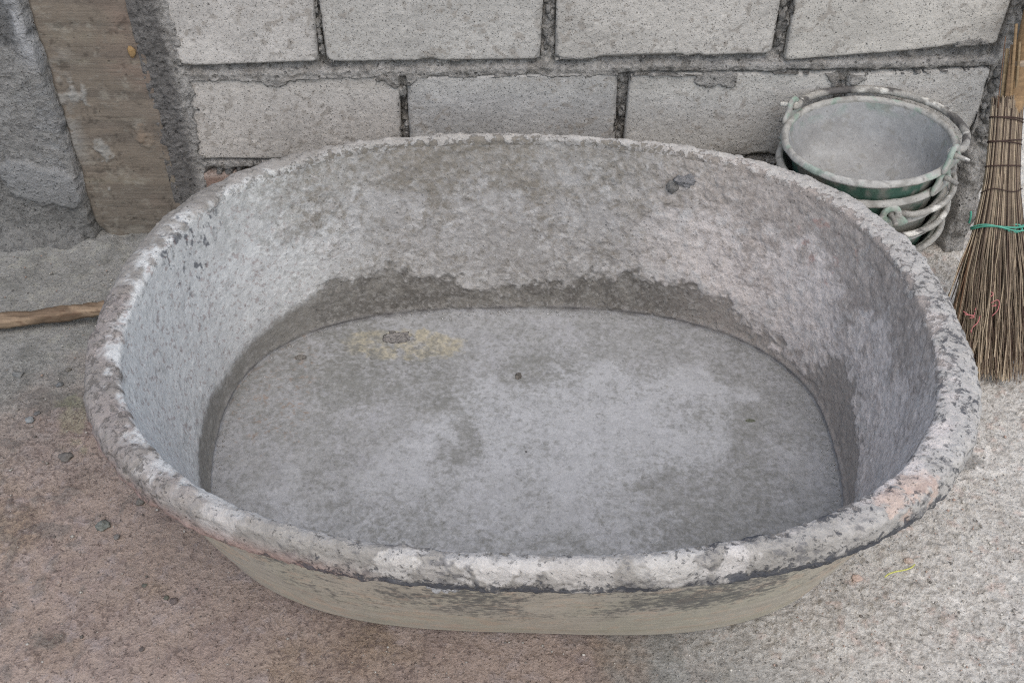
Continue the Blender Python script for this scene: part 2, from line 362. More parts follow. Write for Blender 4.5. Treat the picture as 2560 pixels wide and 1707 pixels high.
rec = (.0004+(n1-.5)*.005+(n2-.5)*.006)*isbed+(1-isbed)*(.016+(n2-.5)*.030+(n1-.5)*.016)
rec = rec+(n3-.5)*.0042
# sandy lumps on the two ends of the wall
endk = ss(-.60, -.615, X)*1.0; rec = rec-endk*((n2-.5)*.010+.003)
endr = ss(.845, .86, X); rec = rec+endr*(.008+(n1-.5)*.03+(n4-.5)*.022)
rec = rec-endr*ss(.30, .0, Z)*.035
# smears over the block edges
m = .0048*isbed+.0008*(1-isbed)+.010*ss(.45, .8, n1)*isbed+.006*(n2-.5)+.003*(n3-.5)
for cx, cz, r in ((-.21, .360, .026), (-.43, .358, .03), (.10, .385, .03), (.31, .385, .028), (.36, .365, .030), (.59, .372, .03), (.70, .40, .03), (.80, .43, .028), (.07, .38, .02), (-.33, .38, .02)):
    m = np.maximum(m, .03*blob(P, (cx, 0, cz), r, n2, .55, (1.4, 1, .7)))
m = np.maximum(m, ss(-.590, -.602, X+(n1-.5)*.03+(n3-.5)*.006)*.05)
m = np.maximum(m, blob(P, (-.615, 0, .30), .045, n2, .5, (.8, 1, 1.7))*.08)
over = ss(-.0018, .0018, s-m)
proud = -.0012-.002*n2
rec = np.where(s > 0, np.minimum(rec, proud), rec)
rec = rec*(1-over)+.045*over
Y = WY+rec
c = mix(lin(174, 170, 164), lin(150, 146, 140), n1); c = mix(c, lin(172, 168, 163), ss(.55, .8, n2)*.6)
c = mix(c, lin(124, 118, 110), ss(.55, .75, n4)*.5)
c = mix(c, lin(106, 103, 100), ss(-.60, -.62, X)*.85)
c = mix(c, lin(168, 164, 158), endr*.6)
Xd = X+endr*0
V = np.stack([Xd, Y, Z], -1)
side = V[:, -1:].copy(); sides = []
for k, dy in enumerate((.012, .03, .06, .1, .12)):
    q = V[:, -1:].copy(); q[..., 0] += .006+.012*(fbm(q+k*.05, 30, 4, 80)-.5)[...]; q[..., 1] = WY+dy+.01; sides.append(q)
V = np.concatenate([V]+sides, 1); c = np.concatenate([c]+[c[:, -1:]]*5, 1)
o = grid('mortar', V, M_MORTAR, wall, c, flip=False, alt=(c*.60, .28))

# pebbly squeezed-out lumps in the open vertical joints
LR = np.random.RandomState(3); lumpV = []; lumpF = []; lumpC = []; off = 0
for jx, z0, z1 in ((-.341, .40, .50), (.058, .41, .50), (.460, .42, .51), (-.203, .22, .35), (.195, .23, .36), (.875, .10, .5), (.872, .14, .45)):
    for k in range(9 if jx < .8 else 34):
        zc = LR.uniform(z0, z1); r = LR.uniform(.004, .0085) if jx < .8 else LR.uniform(.007, .015)
        th, ph = np.meshgrid(np.linspace(0, np.pi, 9), np.linspace(0, 2*np.pi, 12, endpoint=False), indexing='ij')
        D = np.stack([np.sin(th)*np.cos(ph), np.sin(th)*np.sin(ph), np.cos(th)], -1)
        kk = 1+.9*(fbm(D, 1.6, 3, off % 97)-.5)
        C0 = np.array([jx+LR.uniform(-.005, .005)*(1 if jx < .8 else 3), WY+LR.uniform(.008, .018)-(0 if jx < .8 else .0), zc])
        Vv = C0+D*kk[..., None]*r*np.array([.8, .8, 1.2])
        lumpV.append(Vv.reshape(-1, 3)); lumpF.append(grid_faces(9, 12, True)+off); off += 108
        lumpC.append(np.broadcast_to(mix(lin(126, 123, 118), lin(168, 165, 160), LR.rand()), Vv.shape).reshape(-1, 3))
o = raw_mesh('mortar_lumps', np.concatenate(lumpV), np.concatenate(lumpF), M_MORTAR, wall, np.concatenate(lumpC), alt=(np.concatenate(lumpC)*.6, .25)); o['kind'] = 'stuff'

# ------------------------------------------------------------------ pilaster
pil = thing('concrete_pilaster', (-.741, WY, 0), 'brown board-marked concrete pilaster between the grey rendered wall and the blocks', 'pilaster')
px = np.arange(-.838, -.645, .0026); pz = np.concatenate([np.arange(-.02, .52, .0026), np.arange(.53, .82, .01)])
Z, X = np.meshgrid(pz, px, indexing='ij'); P = np.stack([X, 0*X, Z], -1)
n1 = fbm(P, 12, 4, 91); n2 = fbm(P, 45, 4, 92); ns = fbm(P, 1, 4, 93, st=(7, 1, 240)); nl = fbm(P, 1, 3, 94, st=(4, 1, 55)); nd9 = fbm(P, 90, 4, 96)*.5+n2*.5
Y = WY-.002+(n1-.5)*.004+(ns-.5)*.0007+(nl-.5)*.0012+(n2-.5)*.0008
ed = ss(.012, 0, X+.838-(n1-.5)*.006)+ss(.006, 0, -.648-X); Y = Y+ed*.012
Y = Y+ss(.036, .0, Z)*ss(.03, 0, X+.838)*.03
c = mix(lin(112, 103, 92), lin(124, 114, 102), n1); c = mix(c, lin(124, 107, 96), ss(.35, .75, fbm(P, 7, 3, 95)+(X+.70)*3)*.6)
c = mix(c, lin(98, 91, 83), ss(.5, .8, nl)*.6); c = mix(c, lin(146, 140, 128), ss(.68, .85, n2)*.5)
for zb, hw, am in ((.385, .004, .5), (.43, .012, .35), (.137, .007, .5), (.27, .004, .2)):
    k = np.exp(-((Z-zb+(n1-.5)*.008)/hw)**2)*ss(.3, .7, n2+.1); c = mix(c, lin(136, 129, 113), k*am*.8)
c = mix(c, lin(104, 98, 90), ss(.14, .11, Z)*.35)
smk = ss(.06, .0, X+.838+(n1-.5)*.07)*ss(.14, .22, Z)*ss(.44, .36, Z)*ss(.38, .5, n2*.5+nd9*.5); c = mix(c, lin(146, 144, 139), smk*.8); Y = Y-smk*.003
for q in ((195, 235, .022), (215, 250, .016), (355, 330, .02), (370, 350, .018), (265, 385, .02), (250, 365, .016), (275, 470, .006), (170, 215, .02)):
    a = aty(q[0], q[1], WY); k = blob(P, (a[0], 0, a[2]), q[2]*.8, nd9, .85, (1, 1, 1.25))*ss(.35, .6, n2+.1); cc = lin(150, 148, 142) if q[0] < 300 else lin(140, 122, 104)
    c = mix(c, cc, k*(.7 if q[0] < 300 else .35)); Y = Y-k*.0018
c = c*(1-.35*ss(.72, .85, fbm(P, 80, 3, 99)))[..., None]
grid('pilaster_face', np.stack([X, Y, Z], -1), M_PILAR, pil, c, alt=(mix(lin(134, 128, 118)*np.ones_like(c), lin(84, 76, 68), ss(.4, .6, n1)), .25+.4*(n2-.5)))
a = aty(330, 130, WY-.004); rock('embedded_stone', a, .0075, M_STONE, pil, lin(146, 120, 84), (1, .45, 1.4), 5)

# ------------------------------------------------------------------ rendered wall on the left
rw = thing('rendered_wall', (-1.2, WY, 0), 'rough dark grey cement-rendered wall at the far left edge', 'wall')
px = np.concatenate([np.arange(-2.2, -1.12, .012), np.arange(-1.12, -.822, .0027)]); pz = np.concatenate([np.arange(-.03, .52, .0027), np.arange(.53, .82, .01)])
Z, X = np.meshgrid(pz, px, indexing='ij'); P = np.stack([X, 0*X, Z], -1)
n1 = fbm(P, 7, 4, 101); n2 = fbm(P, 28, 4, 102); n3 = fbm(P, 120, 3, 103); nd = fbm(P, 60, 3, 104)
edge = -.836+(n2-.5)*.012-.004*ss(.25, .35, Z)           # broken right hand edge of the coat
Y = WY-.014+(n1-.5)*.004+(n2-.5)*.0022+(n3-.5)*.0030+(nd-.5)*.002
plate = np.zeros_like(X)
for q, r, st in (((110, 460), .06, (1.25, 1, .75)), ((165, 490), .034, (1, 1, .9)), ((60, 440), .05, (1, 1, .8))):
    a = aty(q[0], q[1], WY-.014); plate = np.maximum(plate, blob(P, (a[0], 0, a[2]), r, n2, .35, st))
Y = Y-plate*.006
Y = np.where(plate > .3, Y-(n3-.5)*.002, Y)
band = ss(.03, .0, np.abs(X-(-.850-(Z-.42)*.18))-.002*n2+(n2-.5)*.014)*ss(.36, .41, Z)
Y = Y-band*.004
a = aty(40, 95, WY-.014); upl = blob(P, (-.905, 0, .47), .055, n2, .25, (.9, 1, 1.2)); Y = Y+upl*.007
toe = ss(.05, -.01, Z); Y = Y-toe*(.028+.02*(n1-.5))*ss(-.83, -.88, X)-ss(-.86, -1.0, X)*.014*ss(.1, 0, Z)
cut = ss(-.0015, .003, X-edge); Y = Y+cut*.022
c = mix(lin(152, 150, 146), lin(132, 130, 126), n1); c = mix(c, lin(150, 150, 149), ss(.55, .85, n2)*.5); c = mix(c, lin(148, 148, 147), plate*.8)
c = mix(c, lin(178, 178, 178), band*.85); c = mix(c, lin(100, 100, 99), upl*.7); c = mix(c, lin(100, 99, 96), ss(.2, .05, Z)*.45)
c = mix(c, lin(150, 150, 149), ss(.045, .01, np.abs(X+.852-(Z-.3)*.05))*ss(.1, .16, Z)*ss(.4, .65, nd)*.6)
c = c*(1-.35*ss(.74, .86, nd))[..., None]
grid('render_coat', np.stack([X, Y, Z], -1), M_PLASTER, rw, c, alt=(c*.62, .30+.3*(n1-.5)-.35*plate-.3*band+.15*upl))

# ================================================================== TUB
TX, TY, TYAW, TH, TF = .02405, 1.11071, -.02597, .3401, .0298
def ser(t, a, b, n): return 1/((np.abs(np.cos(t))/a)**n+(np.abs(np.sin(t))/b)**n)**(1/n)
def rad(t, a, b, n, c):
    k = 1+c[0]
    for i in range(1, (len(c)-1)//2+1): k = k+c[2*i-1]*np.cos(i*t)+c[2*i]*np.sin(i*t)
    return ser(t, a, b, n)*k
def R_out(t): return rad(t, .58511, .44255, 2.5098, [-.0001, .0005, .0006, 0, -.0008, -.0003, -.0028, -.0016, -.0019])
def R_in(t): return rad(t, .53582, .42794, 2.4, [-.0002, -.0027, .0005, -.0007, .0004])-.004*ss(-.2, .8, np.sin(t))
def R_fl(t): return rad(t, .48648, .32650, 2.6504, [-.0041, .0023, .069, .0034, .0003, -.0069, -.0021, -.004, -.0068])
def tubxy(t, r):
    u = r*np.cos(t); v = r*np.sin(t); c, s = math.cos(TYAW), math.sin(TYAW)
    return TX+c*u-s*v, TY+s*u+c*v
tub = thing('mixing_tub', (TX, TY, 0), 'large oval mixing tub caked with dried grey cement, standing in front of the wall', 'tub')
NT = 1500
tt = np.linspace(-np.pi, np.pi, NT, endpoint=False); deg = np.degrees(tt)
ro, ri, rf = R_out(tt), R_in(tt), R_fl(tt)
ro = np.maximum(ro, ri+.022)
# rim cross-section from inner edge over the top to where the outer wall begins
def rimpt(k):
    w = ro-ri
    tab = [(0, 0, -.013), (.05, 0, -.0045), (.20, 0, -.0006), (.5, 0, .0008), (.80, 0, -.0022), (.97, 0, -.008), (1, .001, -.018), (1, .002, -.032), (1, .0, -.044), (1, -.007, -.050), (1, -.022, -.0485), (1, -.027, -.050)]
    k = k*(len(tab)-1); i = min(int(k), len(tab)-2); f = k-i
    a, b = tab[i], tab[i+1]
    if True:
        p0 = tab[max(i-1, 0)]; p3 = tab[min(i+2, len(tab)-1)]
        q = [.5*(2*a[j]+(b[j]-p0[j])*f+(2*p0[j]-5*a[j]+4*b[j]-p3[j])*f*f+(3*a[j]-p0[j]-3*b[j]+p3[j])*f**3) for j in range(3)]
    return ri+w*q[0]+q[1], TH+q[2]
NW, NR, NO, NF = 150, 62, 76, 175
rows = []; zs = []; 
for k in range(NF):           # floor from the middle out to the junction
    f = (k/(NF-1))**.75
    rows.append(rf*(.004+.996*f)); zs.append(np.full(NT, TF)+.004*(1-f)**2*0)
for k in range(1, NW):        # inner wall
    w = k/(NW-1); g = w+.05*math.sin(math.pi*w)*(-1)+.03*math.sin(math.pi*w)
    rows.append(rf+(ri-rf)*g); zs.append(np.full(NT, TF+(TH-.013-TF)*w))
for k in range(1, NR):
    r, z = rimpt(k/(NR-1)); rows.append(r); zs.append(np.full(NT, z))
rb0 = rows[-1]; zb0 = zs[-1]
rbase = rf+.014
for k in range(1, NO):
    w = k/(NO-1)
    if w < .93:
        f = w/.93; rows.append(rb0+(rbase-rb0)*(f+.06*np.sin(np.pi*f)*-1)); zs.append(zb0+(.012-zb0)*f)
    else:
        f = (w-.93)/.07; rows.append(rbase-.012*f**1.6); zs.append(np.full(NT, .012-.0105*math.sin(f*math.pi/2)))
RR = np.array(rows); ZZ = np.array(zs); T2 = np.broadcast_to(tt, RR.shape)
X, Y = tubxy(T2, RR); V = np.stack([X, Y, ZZ], -1)
iF, iW, iR = NF, NF+NW-1, NF+NW-1+NR-1
sec = np.zeros(len(RR), int); sec[NF:iW] = 1; sec[iW:iR] = 2; sec[iR:] = 3
N = -normals(V, True)
# make sure that normals face away from the shell material
if N[5, 0, 2] < 0: N = -N
P = V
n1 = fbm(P, 9, 4, 111); n2 = fbm(P, 32, 4, 112); n3 = fbm(P, 105, 3, 113); n4 = fbm(P, 18, 4, 114); n5 = fbm(P, 60, 4, 115); n6 = fbm(P, 6, 4, 116)
Wq = np.zeros_like(RR); Wq[NF-1:iW] = ((ZZ[NF-1:iW]-TF)/(TH-.013-TF)); Wq[iW:] = 1
D2 = np.degrees(T2)
# the wet band above the floor: how high the light crust stops, round the tub
ba = np.array([-180, -174, -150, -110, -80, -45, -20, -9, -6, 0, 7, 14, 18, 22, 30, 36, 42, 47, 54, 64, 72, 80, 92, 105, 118, 124, 132, 139, 145, 150, 156, 162, 172, 176, 180])
bh = np.array([.19, .17, .15, .15, .15, .15, .16, .16, .2, .30, .38, .34, .21, .12, .12, .15, .19, .23, .27, .29, .23, .18, .15, .17, .27, .35, .32, .28, .20, .15, .15, .12, .13, .18, .19])
bandh = np.interp(D2, ba, bh)+.035*ss(125, 145, np.abs(D2))
ragged = .035+.09*ss(40, 70, D2)*ss(150, 130, D2)+.10*ss(-12, -2, D2)*ss(60, 40, D2)
bandm = ss(.035, -.035, (Wq-bandh)+(n4-.5)*ragged*1.2+(n5-.5)*ragged*1.1+(n3-.5)*ragged*.5)
inner = (sec == 1)[:, None]; floor = (sec == 0)[:, None]; rimS = (sec == 2)[:, None]; outS = (sec == 3)[:, None]
h = np.zeros_like(RR)
hw = (n1-.5)*.0036+(n2-.5)*.0030*(1-.5*bandm)+(n5-.5)*.0016+(n3-.5)*.0019-bandm*.0018+ss(.6, .66, n4)*.0012
hw = hw*(.45+.55*ss(160, 120, np.abs(D2)))            # the left end is trowelled smoother
hf = (n1-.5)*.0022+(n5-.5)*.0005+(n3-.5)*.0003
hr = (n1-.5)*.0036+(n2-.5)*.0030+(n5-.5)*.0030+(n3-.5)*.0018+ss(.62, .7, n5)*.0012
ho = (n6-.5)*.0012+(n2-.5)*.0004
fade = ss(0, .06, Wq)*1.0
h = np.where(inner, hf*(1-fade)+hw*fade, h); h = np.where(floor, hf, h)
k2 = ss(iW, iW+14, np.arange(len(RR)))[:, None]; h = np.where(rimS, hw*(1-k2)+hr*k2, h)
k3 = ss(iR+8, iR-4, np.arange(len(RR)))[:, None]; h = np.where(outS | (rimS & (k3 < 1)), ho*(1-k3)+hr*k3, h)
# crack-like seam and thin crust at the floor junction
jn = np.exp(-((np.arange(len(RR))[:, None]-(NF-1)-1.5)/1.6)**2); h = h-jn*.0022*(.3+n5)
jn2 = np.exp(-((np.arange(len(RR))[:, None]-(NF+4))/2.2)**2); h = h+jn2*.0034*n2*ss(.35, .6, n5+.1)
V = V+N*h[..., None]
# ---- colours
C = np.zeros(V.shape)
# inner wall
cl = mix(lin(202, 202, 198), lin(190, 190, 187), n1)                                  # cool pale left end
cm = mix(lin(164, 161, 157), lin(150, 146, 141), n1)                                  # middle
crr = mix(lin(212, 203, 196), lin(200, 191, 184), n1)                                 # warmer right end, its colour lightened to offset the shade there
cw = mix(cm, cl, ss(118, 150, np.abs(D2)))
cw = mix(cw, crr, ss(75, 40, np.abs(D2)))
topb = ss(.62, .80, Wq+(n4-.5)*.4+(n2-.5)*.25)*ss(.0, 1., 1.1-ss(150, 172, D2)*.6)
brown = mix(lin(138, 131, 118), lin(116, 109, 98), ss(.4, .7, n5))
cw = mix(cw, brown, topb*ss(-20, 12, D2)*ss(182, 140, D2)*.22)
cw = mix(cw, lin(150, 140, 132), topb*ss(70, 40, D2)*ss(-30, 0, D2)*.3)
cw = mix(cw, lin(184, 181, 177), ss(.55, .75, n2*.5+n5*.5)*ss(.6, .4, np.abs(Wq-.45)*1.5+(n6-.5)*.5)*.6)

cw = mix(cw, lin(190, 188, 184), ss(.64, .76, fbm(P, 80, 3, 120))*.35)
cw = mix(cw, lin(74, 76, 82), ss(.66, .70, fbm(P, 130, 3, 121, st=(1, 1, .6)))*blob(P, (-.50, 1.27, .31), .075, n2, .5, (.7, 1.2, 1))*.8)
cw = mix(cw, lin(132, 110, 104), ss(.76, .80, fbm(P, 190, 2, 122))*ss(120, 160, np.abs(D2))*.5)
cw = mix(cw, lin(160, 122, 112), ss(.62, .72, n5)*blob(P, (.46, 1.31, .29), .07, n2, .6)*.6)
wspot = np.zeros_like(RR)
for dg, wv, r in ((14, .93, .02), (8, .62, .018), (4, .8, .02), (-2, .85, .03), (25, .75, .012), (57, .42, .008), (38, .6, .007), (66, .45, .008), (97, .5, .012), (-8, .9, .03), (2, .93, .03)):
    i = NF+int(wv*(NW-1)); j = int((dg+180)/360*NT); k = blob(P, P[min(i, iW-1), j], r, n5, .8, (1, 1, 1.4)); wspot = np.maximum(wspot, k)
dk = mix(lin(114, 110, 103), lin(92, 88, 82), ss(.3, .7, n2)); dk = mix(dk, lin(158, 149, 141), ss(60, 30, D2)*ss(-40, -10, D2)*.8); dk = mix(dk, lin(140, 137, 132), ss(.64, .74, fbm(P, 200, 2, 123))*.6)
dk = mix(dk, lin(126, 122, 114), ss(130, 155, np.abs(D2))*.6)
cw = mix(cw, lin(178, 176, 172), np.exp(-((Wq-bandh-.03)/.035)**2)*.5*n4)
cw = mix(cw, dk, bandm*.92)
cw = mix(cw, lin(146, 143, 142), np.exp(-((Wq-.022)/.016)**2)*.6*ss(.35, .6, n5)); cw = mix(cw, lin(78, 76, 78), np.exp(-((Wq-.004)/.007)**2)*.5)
# floor
cf = mix(lin(153, 152, 151), lin(144, 143, 141), n1); cf = mix(cf, lin(160, 159, 160), ss(.4, .8, n2)*.5)
lite = blob(P, (.15, 1.17, TF), .21, n1, .5, (1.25, .8, 1)); lite = np.maximum(lite, .6*blob(P, (.0, .98, TF), .22, n1, .6, (1.5, .6, 1)))
cf = mix(cf, lin(170, 170, 170), lite*.6)
fcov = .42+.55*(n1-.5)+.45*(n4-.5)-.25*lite
for dx, dy, r_ in ((-.27, 1.26, .07), (-.12, 1.25, .065), (-.07, 1.20, .05), (.25, .95, .08), (-.10, 1.12, .06), (.3, 1.2, .06), (.05, 1.30, .06), (-.2, .95, .1), (.1, .86, .1)):
    fcov = fcov+.22*blob(P, (dx, dy, TF), r_, n4, .6, (1.2, .8, 1))
fcov = fcov+.12*ss(.40, .46, RR)*0
yel = blob(P, (-.195, 1.358, TF), .080, n2, .5, (1.25, .5, 1)); cf = mix(cf, lin(168, 158, 132), yel*ss(.25, .7, n5+.1)*.7); fcov = fcov+yel*.12; 
cf = mix(cf, lin(140, 118, 100), ss(.66, .74, fbm(P, 160, 3, 144))*blob(P, (-.40, 1.25, TF), .11, n2, .5, (.7, 1.4, 1))*.6)
cf = mix(cf, lin(96, 93, 86), ss(.66, .71, fbm(P, 150, 2, 125))*ss(.30, .0, P[..., 1]*0+np.hypot(P[..., 0]+.25, (P[..., 1]-1.33)*1.6))*.75)

# rim
rb_ = ss(-80, -20, D2)*ss(170, 60, D2); cr = mix(lin(156, 151, 144), lin(140, 135, 128), n4); cr = mix(cr, lin(168, 163, 157), ss(.5, .72, n2)*.6); cr = mix(cr, mix(lin(182, 178, 172), lin(170, 165, 158), n4), rb_); cr = cr*(1-.16*ss(120, 150, np.abs(D2)))[..., None]
cr = mix(cr, lin(170, 150, 146), ss(-120, -150, D2)*.45*n1); 
cr = mix(cr, lin(126, 120, 112), ss(.58, .68, n2*.7+n5*.3)*ss(-110, -135, D2)*.6)
fr = ((np.arange(len(RR))-iW)/(iR-iW))[:, None]*np.ones_like(RR)           # 0 inner edge .. 1 under the lip
blk = ss(.60, .66, fbm(P, 150, 3, 127, st=(1, 1, 1.3))*.5+fbm(P, 30, 3, 128)*.5+.17*np.exp(-((fr-.74)/.09)**2)*ss(-128, -108, D2)*ss(-20, -45, D2)+.10*np.exp(-((fr-.12)/.07)**2)*ss(-100, -90, D2)*ss(-35, -60, D2)-.03)
blk = blk*ss(-135, -118, D2)*ss(10, -30, D2)
cr = mix(cr, lin(84, 84, 88), blk*.55)


for (bx, by), r, cc, am in (((-.015, .663), .030, lin(200, 195, 189), .75), ((.075, .66), .025, lin(200, 194, 187), .6), ((.17, .665), .03, lin(202, 197, 190), .6), ((.24, .67), .02, lin(210, 204, 198), .6), ((-.115, .668), .02, lin(206, 201, 194), .6),
                        ((.455, .79), .026, lin(206, 176, 158), .5), ((.43, .762), .020, lin(206, 176, 158), .5), ((-.41, .81), .022, lin(190, 185, 180), .5), ((-.33, .72), .022, lin(190, 185, 180), .5), ((.50, .87), .03, lin(206, 198, 190), .5)):
    cr = mix(cr, cc, blob(P, (bx, by, .335), r, n5, .8, (1.3, 1, 1.3))*am)
cr = mix(cr, lin(170, 130, 118), ss(.5, .7, fr)*ss(-105, -120, D2)*ss(-178, -165, D2)*.5)
cr = mix(cr, lin(120, 117, 108), ss(.82, .95, fr)*.6)
# outside
co = mix(lin(182, 172, 155), lin(168, 161, 148), n6); co = mix(co, lin(172, 166, 148), ss(.45, .7, fbm(P, 14, 3, 131))*.6)
zrel = ZZ/.29
scr = ss(.56, .66, fbm(P, 1, 4, 132, st=(28, 28, 70))*.65+fbm(P, 10, 3, 133)*.35)*ss(.28, .6, zrel)
co = mix(co, lin(78, 80, 80), ss(.62, .68, fbm(P, 1, 3, 134, st=(70, 70, 200)))*ss(.5, .7, n4)*ss(.3, .7, zrel)*.8)
co = mix(co, lin(190, 164, 142), ss(.6, .75, fbm(P, 1, 3, 135, st=(30, 30, 60)))*.4)
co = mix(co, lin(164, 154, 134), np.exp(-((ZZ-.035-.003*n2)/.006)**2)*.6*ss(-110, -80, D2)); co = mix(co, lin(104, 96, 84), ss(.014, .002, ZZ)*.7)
C = np.where(floor[..., None], cf, 0)+np.where(inner[..., None], cw, 0)+np.where(outS[..., None], co, 0)+np.where(rimS[..., None], cr, 0)
wcov = .27+.30*topb*ss(-25, 12, D2)*ss(182, 135, D2)+.55*(n4-.5)+.35*(n6-.5)+.30*wspot-.2*ss(135, 160, np.abs(D2))+.08*ss(60, 20, D2)*ss(-60, -20, D2)
walt = mix(lin(122, 115, 104)*np.ones_like(cw), lin(152, 142, 134), ss(70, 35, D2)*ss(-60, -20, D2)); walt = mix(walt, lin(158, 158, 154), ss(135, 160, np.abs(D2)))  # right-end coat colour lightened too, against the shade on that side
walt = mix(walt, lin(150, 147, 142), bandm); wcov = wcov*(1-bandm)+bandm*(.12+.2*n4)
rcov = .10+.25*(n4-.5)+.80*np.exp(-((fr-.69)/.085)**2)*ss(-132, -112, D2)*ss(-15, -45, D2)*ss(.34, .58, n4*.6+n1*.4)*1.1+.55*np.exp(-((fr-.12)/.08)**2)*ss(-100, -90, D2)*ss(-30, -60, D2)*(.3+1.2*n6)
rcov = rcov+.22*ss(-50, -20, D2)*ss(30, 0, D2)+.22*ss(-130, -140, D2)
ralt = mix(lin(70, 72, 78)*np.ones_like(cw), lin(112, 106, 100), np.maximum(ss(-115, -135, D2), ss(-20, 30, D2)))
ocov = -.15+.55*ss(.2, .6, zrel)*(1-.3*ss(-60, -40, D2))+.8*(n1-.5)+.5*(n4-.5)-.2*ss(.95, 1, zrel)+.25*np.exp(-((zrel-.96)/.06)**2)
oalt = mix(lin(100, 98, 94)*np.ones_like(cw), lin(126, 118, 102), ss(.5, .2, zrel))
kk_ = (sec[:, None])
kr = ss(iW+4, iW+16, np.arange(len(RR))[:, None]+(n5-.5)*26+(n4-.5)*14)
C = np.where(((sec == 1) | (sec == 2))[:, None, None] & (np.arange(len(RR)) > iW-24)[:, None, None], mix(cw, cr, kr), C)
kf = ss(3.5, -2, np.arange(len(RR))[:, None]-NF+(n5-.5)*6); C = np.where((np.abs(np.arange(len(RR))-NF) < 12)[:, None, None], mix(cw, cf, kf), C)
C = np.clip(C, .01, .95)
i_ = np.arange(len(RR))
ALT = np.where(floor[..., None], lin(116, 115, 110), 0)+np.where(outS[..., None], oalt, 0)+np.where((rimS | inner)[..., None], mix(walt, ralt, kr), 0)
CV_ = np.where(floor, fcov, 0)+np.where(outS, ocov, 0)+np.where(rimS | inner, wcov*(1-kr)+rcov*kr, 0)
RL_ = np.where(inner, 1-.55*ss(135, 160, np.abs(D2))-.15*ss(60, 20, np.abs(D2)), 1.)
def slab(name, a, b, mat):
    return grid(name, V[a:b], mat, tub, C[a:b], wrap=True, flip=True, alt=(ALT[a:b], CV_[a:b], RL_[a:b]))
o = slab('basin_floor', 0, NF, M_TUBFL)
slab('inner_wall', NF-1, iW, M_TUBIN)
slab('rim', iW-1, iR+1, M_RIM)
slab('outer_wall', iR, len(RR), M_TUBOUT)
TUBP = V
def tubpoint(dg, wv):
    return TUBP[NF+int(wv*(NW-1)), int((dg+180)/360*NT)]
CB = np.random.RandomState(17); nc = 1500
ta = CB.uniform(-np.pi, np.pi, nc); rr_ = R_fl(ta)*(1-CB.gamma(1.3, .018, nc).clip(.004, .16)); cxx, cyy = tubxy(ta, rr_)
sz = CB.gamma(1.6, .0005, nc).clip(.0003, .0024); OV = np.array([(1, 0, 0), (0, 1, 0), (-1, 0, 0), (0, -1, 0), (0, 0, 1), (0, 0, -1)], float)
OF = np.array([(0, 1, 4), (1, 2, 4), (2, 3, 4), (3, 0, 4), (1, 0, 5), (2, 1, 5), (3, 2, 5), (0, 3, 5)])
JJ = OV[None]*(1+CB.uniform(-.35, .35, (nc, 6, 1)))*sz[:, None, None]*np.array([1, 1, .6]); JJ[..., 0] += cxx[:, None]; JJ[..., 1] += cyy[:, None]; JJ[..., 2] += TF+.0006
CC_ = np.array([lin(168, 167, 164), lin(150, 148, 144), lin(182, 180, 177), lin(160, 156, 150)])[CB.randint(0, 4, nc)]
o = raw_mesh('mortar_crumbs', JJ.reshape(-1, 3), (OF[None]+np.arange(nc)[:, None, None]*6).reshape(-1, 3), M_STONE, tub, np.repeat(CC_[:, None], 6, 1), smooth=False); o['kind'] = 'stuff'
# lumps of set mortar stuck on the tub
q = tubpoint(57, .87)
rock('mortar_lump', q+np.array([.004, .001, .0]), .017, M_MORTAR, tub, lin(142, 140, 139), (1.0, .34, .58), 3, .9, 30)
rock('mortar_lump', q+np.array([-.016, .001, -.012]), .010, M_MORTAR, tub, lin(134, 131, 126), (1.0, .4, 1.0), 8, .6, 20)
q = at(990, 845, TF)
rock('mortar_lump', q, .018, M_MORTAR, tub, lin(146, 141, 136), (1.15, .9, .07), 13, .8, 26)
rock('mortar_lump', at(1296, 940, TF), .007, M_MORTAR, tub, lin(118, 112, 104), (.8, 1.5, .25), 14, .5)
rock('mortar_lump', at(1875, 1052, TF), .006, M_MORTAR, tub, lin(118, 120, 104), (1.5, .6, .3), 15, .4)
rock('mortar_lump', at(752, 892, TF+.002), .007, M_MORTAR, tub, lin(138, 133, 126), (1.4, .8, .2), 16, .4)
zc = TH-.043
for pxx, pyy, r in ((1090, 1438, .008), (1104, 1446, .007), (1088, 1462, .005), (1128, 1448, .008), (1137, 1456, .006), (1112, 1462, .005), (1076, 1448, .005)):
    t_ = math.atan2(at(pxx, pyy, zc)[1]-TY, at(pxx, pyy, zc)[0]-TX); rr_ = float(R_out(np.array([t_]))[0])-.001
    x_, y_ = tubxy(t_-TYAW, rr_); zz_ = zc-(pyy-1440)*.0006
    rock('mortar_lump', (x_, y_, zz_), r, M_RIM, tub, lin(176, 174, 172), (1, .6, 1), pxx % 17, .5)

